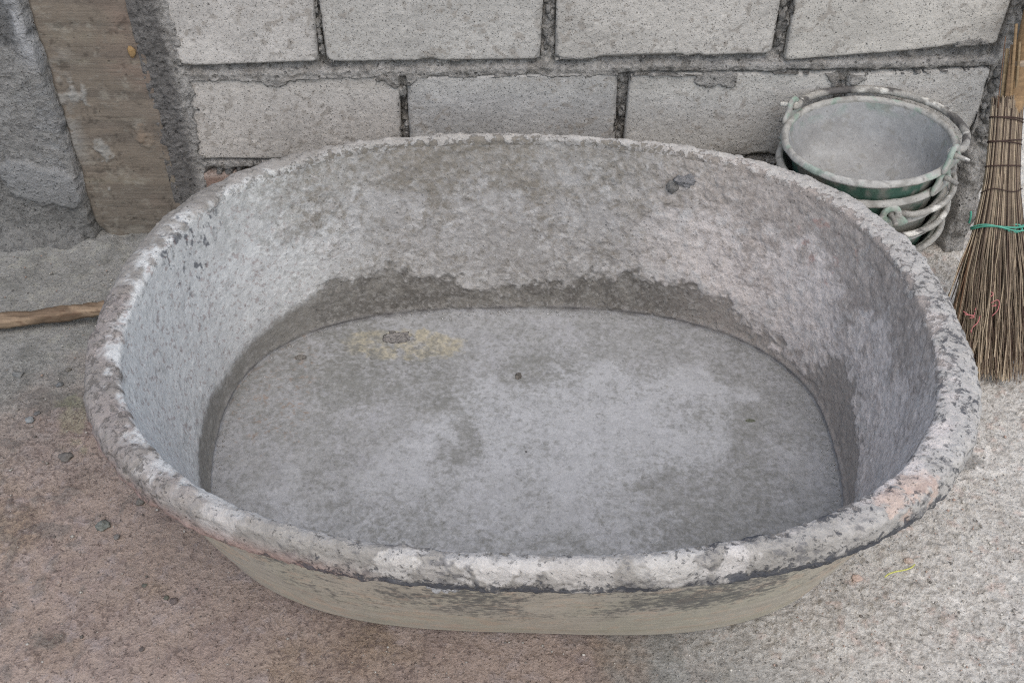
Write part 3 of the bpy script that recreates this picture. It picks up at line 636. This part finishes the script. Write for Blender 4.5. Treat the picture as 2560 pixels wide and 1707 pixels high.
# ================================================================== BUCKETS
BC = np.array([.6003, 1.5513, .3400]); BRAD = .1452
nrm = Vector((-.080, 0, 1)).normalized(); BQ = nrm.to_track_quat('Z', 'Y').to_euler()
BQ = Matrix.Rotation(-.080, 3, 'Y').to_euler()
BM = np.array(BQ.to_matrix())
def ang_of(px, py, zt):
    p = at(px, py, zt)-BC; return math.atan2(p[1], p[0])
def make_bucket(i, drop, dx, dy, ears, label, handle, green, seed):
    o3 = BC+BM@np.array([dx, dy, -drop])
    HB = .185
    base = o3+BM@np.array([0, 0, -HB])
    root = thing('bucket', tuple(base), label, 'bucket', 'builder\'s buckets nested in one stack'); root.rotation_euler = BQ
    def Wd(L): return np.asarray(L)@BM.T+base
    def lathe(name, prof, mat, colf, nt=160, amp=.0008):
        a = np.linspace(0, 2*np.pi, nt, endpoint=False); p = np.array(prof)
        L = np.stack([p[:, :1]*np.cos(a), p[:, :1]*np.sin(a), np.broadcast_to(p[:, 1:], (len(p), nt))], -1)
        Wc = L+i*.71
        k = fbm(Wc, 60, 4, seed)-.5; L[..., :2] *= (1+k*amp/.14*2)[..., None]; L[..., 2] += (fbm(Wc, 80, 3, seed+1)-.5)*amp
        return grid(name, Wd(L), mat, root, colf(L, Wc), wrap=True, flip=True)
    def dens(pts, n):
        return smooth_path(np.array([(a, 0, b) for a, b in pts]), n)[:, [0, 2]]
    rt = BRAD
    def cin(L, Wc):
        a = fbm(Wc, 18, 4, seed+2); b = fbm(Wc, 60, 4, seed+3)
        c = mix(lin(158, 158, 156), lin(134, 132, 129), a); c = mix(c, lin(172, 172, 170), ss(.5, .75, b)*.5)
        c = mix(c, lin(112, 130, 118), ss(.60, .70, fbm(Wc, 40, 3, seed+4))*ss(.15, .18, L[..., 2])*.6)
        c = mix(c, lin(118, 114, 106), ss(.64, .76, b)*.5); return c
    def cout(L, Wc):
        a = fbm(Wc, 14, 4, seed+5); b = fbm(Wc*np.array([1, 1, .25]), 50, 4, seed+6)
        c = mix(lin(66, 98, 82), lin(98, 128, 112), b); c = mix(c, lin(150, 144, 134), ss(.46, .60, a*.6+b*.4+(1-green)*.16)*.85)
        return c
    def crim(L, Wc):
        a = fbm(Wc, 25, 4, seed+7); b = fbm(Wc, 90, 3, seed+8)
        c = mix(lin(174, 171, 164), lin(148, 145, 138), a); c = mix(c, lin(112, 108, 101), ss(.56, .72, b)*.5)
        c = mix(c, lin(124, 156, 138), ss(.66, .74, fbm(Wc, 45, 3, seed+9))*.4); return c
    rb = .100
    lathe('inner_shell', dens([(.001, .084), (.04, .085), (.072, .089), (.098, .100), (.113, .118), (rt-.0215, .15), (rt-.0125, HB-.006)], 60), M_BUCKET, cin)
    lathe('outer_shell', dens([(rt-.009, HB-.010), (rt-.019, .150), (rt-.026, .120), (rb+.010, .06), (rb, .008), (rb-.004, .001), (.05, .0), (.001, .0)], 50), M_BUCKET, cout)
    lathe('rim', dens([(rt-.0128, HB-.007), (rt-.0125, HB-.002), (rt-.008, HB+.002), (rt-.003, HB+.0005), (rt, HB-.005), (rt-.001, HB-.008), (rt-.004, HB-.0105), (rt-.0095, HB-.0098)], 26), M_BUCKET, crim, 220, .0009)
    tips = []
    for ea in ears:
        # upright lug with a hole, standing on the rim: ring swept to a pear outline
        t = np.array([-math.sin(ea), math.cos(ea), 0]); rd = np.array([math.cos(ea), math.sin(ea), 0]); upv = np.array([0, 0, 1])
        c0 = rd*(rt-.0015)+upv*(HB+.017)
        k = np.linspace(0, 2*np.pi, 40, endpoint=False)
        wv = np.where(np.sin(k) < 0, 1.0+1.1*np.abs(np.sin(k))**1.4, 1.0)
        oy = .0175*np.sin(k)*np.where(np.sin(k) < 0, 1.45, 1); ox = .0170*np.cos(k)*wv+np.where(np.sin(k) < 0, np.sign(np.cos(k))*.016*np.abs(np.sin(k))**1.2, 0)
        ix = .0072*np.cos(k); iy = .0062*np.sin(k)
        rings = []
        for (mx_, th) in ((0, -.0032), (0, .0032)):
            pass
        prof = [(0.0, -.003), (.25, -.0042), (.8, -.0042), (1, -.002), (1, .002), (.8, .0042), (.25, .0042), (0, .003), (0, -.003)]
        L = []
        for s_, d_ in prof:
            xx = ix*(1-s_)+ox*s_; yy = iy*(1-s_)+oy*s_
            L.append(c0+xx[:, None]*t+yy[:, None]*upv+d_*rd+rd*(-.10*yy[:, None]*0))
        L = np.array(L); Wc = L+i
        L = L+((fbm(Wc, 120, 3, seed+10)-.5)*.0014)[..., None]*rd
        grid('ear', Wd(L), M_BUCKET, root, mix(crim(L, Wc), np.broadcast_to(lin(120, 158, 136), L.shape), .5*ss(.5, .7, fbm(Wc, 50, 3, seed+15))), wrap=True)
        tips.append((c0, rd, t))
    # wire handle hooked through both ears
    (c1, r1, t1), (c2, r2, t2) = tips
    a1, a2 = ears; side, rr, zoff, thick = handle
    a2u = a2
    if side > 0:
        while a2u < a1: a2u += 2*math.pi
    else:
        while a2u > a1: a2u -= 2*math.pi
    if a1 == a2: a2u = a1+2*math.pi
    sg = 1 if a2u > a1 else -1
    pts = [c1+r1*.026+np.array([0, 0, -.004]), c1+r1*.014+np.array([0, 0, -.001]), c1, c1-r1*.006+t1*sg*.007, c1-r1*.003+t1*sg*.020+np.array([0, 0, -.003])]
    m = 11
    for j in range(1, m):
        f = j/m; a = a1+(a2u-a1)*f; lift = math.sin(math.pi*f)
        pts.append(np.array([math.cos(a)*(rt+.001+rr*min(1, lift*1.6)), math.sin(a)*(rt+.001+rr*min(1, lift*1.6)), HB+.014*(1-min(1, lift*1.4))+zoff*min(1, lift*1.4)]))
    pts += [c2-r2*.003-t2*sg*.020, c2-r2*.006-t2*sg*.007, c2, c2+r2*.012, c2+r2*.022+np.array([0, 0, -.002])]
    pth = smooth_path(pts, 150); f = np.linspace(0, 1, 150)
    rd_ = .0042+(thick-.0042)*ss(.07, .13, f)*ss(.93, .87, f)
    
    def chan(Vw):
        a = fbm(Vw, 40, 4, seed+11); b = fbm(Vw, 22, 3, seed+12)
        c = mix(lin(170, 166, 158), lin(136, 132, 124), a)
        c = mix(c, lin(70, 66, 64), ss(.56, .64, b)*(.85 if i in (0, 3) else .4)); c = mix(c, lin(222, 218, 208), ss(.70, .76, a)*.8)
        return c
    tube('handle', Wd(pth), rd_, M_METAL, root, 12, chan, .10, 110)
    return root
e1 = ang_of(2012, 262, .358); e2 = ang_of(2364, 402, .35)
make_bucket(0, 0, 0, 0, (e2, e1), 'topmost bucket of the stack, open and coated inside with pale cement', (1, .008, .007, .0066), .8, 140)
make_bucket(1, .037, -.005, .0, (ang_of(2352, 446, .322), math.pi-.75), 'second bucket from the top, its ear and wire end at the right', (1, .000, -.004, .0042), .75, 160)
make_bucket(2, .076, -.005, .0, (ang_of(2217, 532, .275), math.pi-1.18), 'third bucket from the top, with a rounded green ear facing the tub', (1, .007, .006, .0054), .8, 180)
make_bucket(3, .114, -.005, .0, (-1.6, math.pi-1.5), 'fourth bucket from the top, its black-and-white stained handle slung round the side', (1, .004, .006, .0054), .7, 200)
make_bucket(4, .150, -.004, .0, (-1.9, math.pi-1.9), 'lowest bucket of the stack, almost hidden behind the tub rim', (1, .001, .004, .0054), .6, 220)

# ================================================================== BROOM
br = thing('lidi_broom', (.855, 1.36, 0), 'palm-rib broom tied with wire and green string, leaning at the right edge', 'broom')
A0 = at(2470, 950, .0)+np.array([0, 0, .003]); A1 = aty(2518, 262, 1.60)
AX = A1-A0; AL = np.linalg.norm(AX); AX /= AL
SX = np.cross(AX, [0, 1, 0]); SX /= np.linalg.norm(SX); SX = SX if SX[0] > 0 else -SX
SY = np.cross(SX, AX)
def wid(s):       # half width across, s: 0 ground .. 1 top binding
    return np.interp(s, [0, .2, .4, .58, .72, .85, 1.02], [.056, .059, .056, .041, .030, .0275, .027])
BRS = np.random.RandomState(21)
bv, bf, bc = [], [], []; off = 0
for k in range(760):
    a = BRS.uniform(0, 2*np.pi); u = math.sqrt(BRS.uniform(.0, 1)); ux, uy = u*math.cos(a), u*math.sin(a)
    s0 = BRS.choice([BRS.uniform(-.012, .05), BRS.uniform(.0, .22)], p=[.6, .4]); s1 = 1.0+BRS.uniform(-.02, .03)
    s0 = max(s0, -.03); ss_ = np.linspace(s1, s0, 12)
    jit = BRS.normal(0, .17, 2); cv = BRS.normal(0, .014, 2); cr2 = BRS.normal(0, .30); wv_ = BRS.uniform(0, 6.3); wa_ = BRS.uniform(.0, .0016)
    pts = []
    for s in ss_:
        loose = max(0, .56-s)/.56
        ox = (ux+jit[0]*loose+cr2*max(0, .35-s)*1.2)*wid(s)+wa_*math.sin(s*17+wv_)*min(1, loose*3); oy = (uy+jit[1]*loose)*wid(s)*.55
        sk = -.018*loose*(ux < -.2)*abs(ux)+.006*max(0, ux)*loose
        p = A0+AX*AL*s+SX*(ox+cv[0]*loose**2+sk)+SY*(oy+cv[1]*loose)
        p[2] = max(p[2], .003+.004*BRS.rand()*0)
        pts.append(p)
    r = BRS.uniform(.0007, .00145)
    Vt = tube_arr(pts, np.interp(ss_, [0, .3, 1], [r*.45, r*.85, r*1.15]), 4)
    bv.append(Vt.reshape(-1, 3)); bf.append(grid_faces(12, 4, True)+off); off += 48
    tone = BRS.rand()
    cc = mix(lin(98, 82, 68), lin(186, 168, 142), tone**1.2) if BRS.rand() > .2 else lin(74, 56, 46)
    bc.append(np.repeat((cc[None]*np.interp(ss_, [0, .25, .45, 1], [1.25, .95, .8, .8])[:, None])[:, None], 4, 1).reshape(-1, 3))
o = raw_mesh('bristles', np.concatenate(bv), np.concatenate(bf), M_STRAW, br, np.clip(np.concatenate(bc), 0, .9)); o['kind'] = 'stuff'
# wild ribs at the sides
for (sx, ex, ey, top) in ((-.9, -.125, .0, .60), (-.8, -.112, .06, .58), (-.95, -.100, .1, .5), (.95, .135, .05, .62), (.9, .082, .02, .5), (-.3, -.105, -.01, .5), (.5, .098, -.015, .4), (.2, .075, -.03, .4)):
    pts = [A0+AX*AL*s+SX*(sx*wid(top)*(1-f)+ex*f)+SY*ey*f*.6+np.array([0, 0, 0]) for s, f in ((top, 0), (top*.66, .32), (top*.33, .68), (.01, 1.))]
    for p in pts: p[2] = max(p[2], .002)
    tube('rib', smooth_path(pts, 16), np.linspace(.0014, .0007, 16), M_STRAW, br, 5, lambda V: np.broadcast_to(lin(96, 72, 52), V.shape))
# binding rings
def ring(name, s, k, tilt, r, mat, col, n=56, wob=.0):
    a = np.linspace(0, 2*np.pi, n, endpoint=False)
    Pp = A0+(AX*AL*s)+SX*(wid(s)*k*np.cos(a))[:, None]+SY*(wid(s)*k*.62*np.sin(a))[:, None]+AX*((tilt*np.cos(a)+wob*np.sin(3*a+1)))[:, None]
    tube(name, Pp, r, mat, br, 6, lambda V: np.broadcast_to(col, V.shape), closed=True)
for s, tl in ((.945, -.004), (.95, -.001), (.862, -.002), (.868, .003), (.778, .001)):
    ring('binding_wire', s, 1.03, tl, .0011, M_METAL, lin(66, 48, 40))
ring('binding_wire', .69, 1.05, .002, .0009, M_METAL, lin(60, 44, 38), wob=.003)
ring('green_string', .558, 1.08, .003, .0017, M_STRING, lin(70, 142, 120), wob=.002)
ring('green_string', .553, 1.10, -.003, .0012, M_STRING, lin(84, 156, 134), wob=.003)
front = lambda s, x, d=0: A0+AX*AL*s+SX*x-SY*(wid(s)*.62*(1 if SY[1] > 0 else -1)+.004+d)
def kn(pts, col, r=.0017, name='string_knot'):
    tube(name, smooth_path(pts, 40), r, M_STRING, br, 6, lambda V: np.broadcast_to(col, V.shape))
GR = lin(78, 150, 128)
kn([front(.553, .0), front(.565, .012, .003), (front(.566, .026, .004)), front(.549, .030, .003), front(.540, .020, .003), front(.549, .002, .002), front(.556, -.012)], GR)
kn([front(.545, .004), front(.538, .014, .003), front(.552, .020, .005), front(.566, .034, .002), front(.572, .050, 0)], GR)
e = A0+AX*AL*.57+SX*.052
kn([e, e+[.004, -.006, .012], e+[.010, -.008, .004], e+[.006, -.004, -.010], e+[.012, -.006, -.014]], GR); kn([e, e+[.010, -.004, .010], e+[.012, -.008, -.002], e+[.002, -.01, .004]], GR, .0013)
e = A0+AX*AL*.57-SX*.052; kn([e, e+[-.003, -.004, .014], e+[-.006, -.004, .026]], GR, .002)
PK = lin(168, 98, 96)
for pts in ([(2478, 730), (2483, 735), (2476, 742)], [(2477, 758), (2492, 750), (2498, 756), (2494, 775), (2480, 790)], [(2478, 765), (2490, 764), (2486, 760)], [(2408, 778), (2420, 786), (2436, 792), (2424, 795)], [(2412, 786), (2434, 788), (2437, 780)], [(2450, 790), (2444, 806), (2432, 818), (2428, 830)], [(2427, 826), (2430, 838)], [(2440, 770), (2437, 776)]):
    Q = []
    for x_, y_ in pts:
        d = ray(x_, y_); o_ = np.array([0, 0, CH])
        nf = SY*(1 if SY[1] < 0 else -1); c_ = A0+AX*AL*.3+nf*(wid(.3)*.62+.006); Q.append(o_+d*(((c_-o_)@nf)/(d@nf)))
    tube('pink_fibre', smooth_path(Q, 18), .0009, M_STRING, br, 5, lambda V: np.broadcast_to(PK, V.shape))
# handle and splints sticking out of the binding
top = aty(2572, 40, 1.668); hd = (top-A1); top2 = A1+hd*1.8
def rodcol(a, b):
    return lambda V: mix(np.broadcast_to(a, V.shape), b, fbm(V, 60, 4, 6))
tube('handle', smooth_path([A1-hd*.35+SX*.006, A1+SX*.012, top+SX*.006, top2+SX*.006], 60), .0155, M_WOOD, br, 20, rodcol(lin(148, 122, 90), lin(118, 94, 68)), .03, 30)
tube('handle_joint', smooth_path([A1+hd*.42+SX*.0102, A1+hd*.46+SX*.01, A1+hd*.50+SX*.0095], 8), [.0155, .0165, .0172, .0175, .0172, .0168, .016, .0155], M_WOOD, br, 20, rodcol(lin(176, 160, 140), lin(140, 120, 98)), .02, 60)
for k, (p0, p1, w, t_, cc) in enumerate((((2502, 262), (2519, 122), .0045, .002, lin(150, 130, 100)), ((2494, 250), (2514, 92), .0012, .0012, lin(110, 84, 66)), ((2513, 262), (2532, 112), .005, .002, lin(116, 94, 70)),
        ((2523, 262), (2541, 60), .0035, .002, lin(140, 116, 86)), ((2530, 265), (2545, 165), .0022, .0015, lin(124, 104, 80)), ((2537, 262), (2550, 105), .003, .002, lin(138, 118, 90)), ((2545, 262), (2560, 150), .0028, .002, lin(148, 126, 96)), ((2508, 262), (2514, 240), .003, .002, lin(120, 96, 74)))):
    a = aty(p0[0], p0[1]+20, 1.590-.002*(k % 3)); b = aty(p1[0], p1[1], 1.640-.003*(k % 3))
    Vt = tube_arr(np.linspace(a, b, 10), 1, 6); Cn = Vt.mean(1, keepdims=True); dd = Vt-Cn
    tpr = np.linspace(1, .75, 10)[:, None, None]
    Vt = Cn+(dd@np.outer(SX, SX)*w+(dd-dd@np.outer(SX, SX))*t_)*tpr
    Vt = np.concatenate([Cn[:1].repeat(6, 1), Vt, Cn[-1:].repeat(6, 1)])
    grid('splint', Vt, M_WOOD, br, rodcol(cc, cc*.7)(Vt), wrap=True)

# ================================================================== SMALL THINGS ON THE GROUND
# weathered wooden batten on the left
ptsT = [(-.30, -.04), (-.2, -.03)]
a0 = at(-160, 822, .016); a1 = at(0, 803, .018); a2 = at(120, 790, .021); a3 = at(240, 774, .025); a4 = at(380, 760, .028)
path = smooth_path([a0, a1, a2, a3, a4], 70)
VV = tube_arr(path, 1, 16); Cn = VV.mean(1, keepdims=True); dd = VV-Cn
f = np.linspace(0, 1, 70)
wy = (.0125+.0018*np.sin(f*9)+.0012*np.sin(f*23+1))[:, None, None]; wz = (.0085+.0012*np.sin(f*14))[:, None, None]
sq = dd/np.maximum(np.abs(dd[..., 1:2]), np.abs(dd[..., 2:3])).clip(.72)
VV = Cn+sq*np.concatenate([wy, wy, wz], -1)
VV = VV+((fbm(VV, 60, 3, 7)-.5)*.004)[..., None]*dd
VV[..., 2] += .001
VV = np.concatenate([Cn[:1].repeat(16, 1), VV, Cn[-1:].repeat(16, 1)])
ns = fbm(VV, 1, 4, 8, st=(14, 160, 160)); nk = fbm(VV, 26, 3, 9, st=(.6, 1.5, 1.5))
c = mix(lin(126, 108, 90), lin(152, 132, 110), ns); c = mix(c, lin(92, 76, 62), ss(.55, .75, nk)*.7); c = mix(c, lin(86, 64, 50), ss(.74, .82, ns)*.6)
o = grid('wooden_batten', VV, M_WOOD, None, c, wrap=True); tag(o, 'weathered brown wooden batten lying on the ground left of the tub', 'batten')

pe = [((46, 936), .009, lin(112, 112, 110), 'flat grey pebble nearest the left edge, below the batten'),
      ((170, 923), .0055, lin(104, 100, 94), 'small brown-grey pebble just left of the tub below the batten'),
      ((149, 961), .007, lin(100, 101, 101), 'dark grey pebble above the damp blotches left of the tub'),
      ((73, 1049), .0085, lin(124, 126, 126), 'rounded blue-grey pebble below the damp blotches at the left'),
      ((92, 1032), .0055, lin(100, 99, 98), 'small dark pebble touching the rounded blue-grey one at the left'),
      ((164, 1141), .011, lin(104, 100, 96), 'dark crumbly stone at the upper edge of the pink patch'),
      ((256, 1315), .0115, lin(112, 114, 108), 'greenish grey stone, largest on the pink ground left of the tub'),
      ((350, 1254), .007, lin(108, 104, 98), 'small grey stone close under the tub rim at the left'),
      ((291, 1341), .0055, lin(120, 116, 112), 'pale chip beside the greenish grey stone'),
      ((434, 1500), .006, lin(102, 92, 88), 'dark chip on the pink ground below left of the tub base'),
      ((415, 1493), .0045, lin(96, 96, 86), 'tiny dark green chip next to a dark chip below the tub'),
      ((361, 1462), .0042, lin(92, 92, 84), 'tiny round grey stone on pink ground, above the dark chips'),
      ((354, 1621), .004, lin(100, 92, 88), 'tiny dark stone lowest on the pink ground at the left'),
      ((2145, 1445), .0075, lin(186, 164, 150), 'small peach-coloured crumb by the tub base at the right'),
      ((2272, 1400), .007, lin(188, 170, 156), 'peach mortar crumb at the upper end of the yellow string')]
for k, (q, r, cc, lb) in enumerate(pe):
    p = at(q[0], q[1], .002); o = rock('pebble', (p[0], p[1], .0008+r*.12), r*.92, M_STONE, None, cc, (1, .85, .5), 30+k, .4, 16); tag(o, lb, 'pebble')
a = [at(2212, 1442, .004), at(2222, 1434, .006), at(2240, 1428, .005), at(2262, 1424, .006), at(2278, 1418, .007), at(2287, 1410, .005)]
o = tube('yellow_string', smooth_path(a, 40), .0011, M_STRING, None, 6, lambda V: np.broadcast_to(lin(190, 188, 100), V.shape)); tag(o, 'short piece of yellow string on the sandy ground right of the tub', 'string')
# dark rag behind the broom, at the right edge
x_ = np.linspace(0, 1, 26); U, W_ = np.meshgrid(x_, x_, indexing='ij')
q0 = at(2530, 664, 0); q1 = at(2620, 650, 0); q2 = at(2530, 708, 0); q3 = at(2620, 800, 0)
G = (q0*(1-U[..., None])+q1*U[..., None])*(1-W_[..., None])+(q2*(1-U[..., None])+q3*U[..., None])*W_[..., None]
G[..., 2] = .006+.012*fbm(G, 22, 3, 5)*np.sin(np.pi*U)**.5*np.sin(np.pi*W_)**.5
E_ = (np.minimum(np.minimum(U, 1-U), np.minimum(W_, 1-W_)) < .02); G[..., 2] = np.where(E_, .001, G[..., 2])
o = grid('rag', G, M_STRING, None, np.broadcast_to(lin(104, 84, 64), G.shape)); tag(o, 'dark brown rag on the bright ground behind the broom', 'rag')
# loose sand grains and grit on the right hand ground and along the walls: far too many to count
GRS = np.random.RandomState(9); octV = np.array([(1, 0, 0), (0, 1, 0), (-1, 0, 0), (0, -1, 0), (0, 0, 1), (0, 0, -1)], float)
octF = np.array([(0, 1, 4), (1, 2, 4), (2, 3, 4), (3, 0, 4), (1, 0, 5), (2, 1, 5), (3, 2, 5), (0, 3, 5)])
n = 9000; gxp = np.empty(n); gyp = np.empty(n)
gxp[:5600] = GRS.uniform(.25, 1.0, 5600); gyp[:5600] = GRS.uniform(.70, 1.45, 5600)
gxp[5600:] = GRS.uniform(-1.0, .3, 3400); gyp[5600:] = GRS.uniform(.70, 1.68, 3400)
t_ = np.arctan2(gyp-TY, gxp-TX); keep = np.hypot(gxp-TX, gyp-TY) > R_fl(t_-TYAW)+.02; gxp, gyp = gxp[keep], gyp[keep]; n = len(gxp)
gr = GRS.gamma(2.2, .00042, n).clip(.0004, .0032)
J = octV[None]*(1+GRS.uniform(-.3, .3, (n, 6, 1)))*gr[:, None, None]*np.array([1, 1, .7]); J[..., 0] += gxp[:, None]; J[..., 1] += gyp[:, None]
J[..., 2] += .0022
Fg = (octF[None]+np.arange(n)[:, None, None]*6).reshape(-1, 3)
pal = np.array([lin(188, 182, 172), lin(150, 144, 136), lin(110, 104, 98), lin(170, 148, 134), lin(206, 200, 190)])
Cg = pal[GRS.randint(0, 5, n)]*np.where(gxp < .1, .72, 1)[:, None]
o = raw_mesh('grit', J.reshape(-1, 3), Fg, M_STONE, None, np.repeat(Cg[:, None], 6, 1), smooth=False); tag(o, 'loose sand and grit scattered over the ground', None, None, 'stuff')
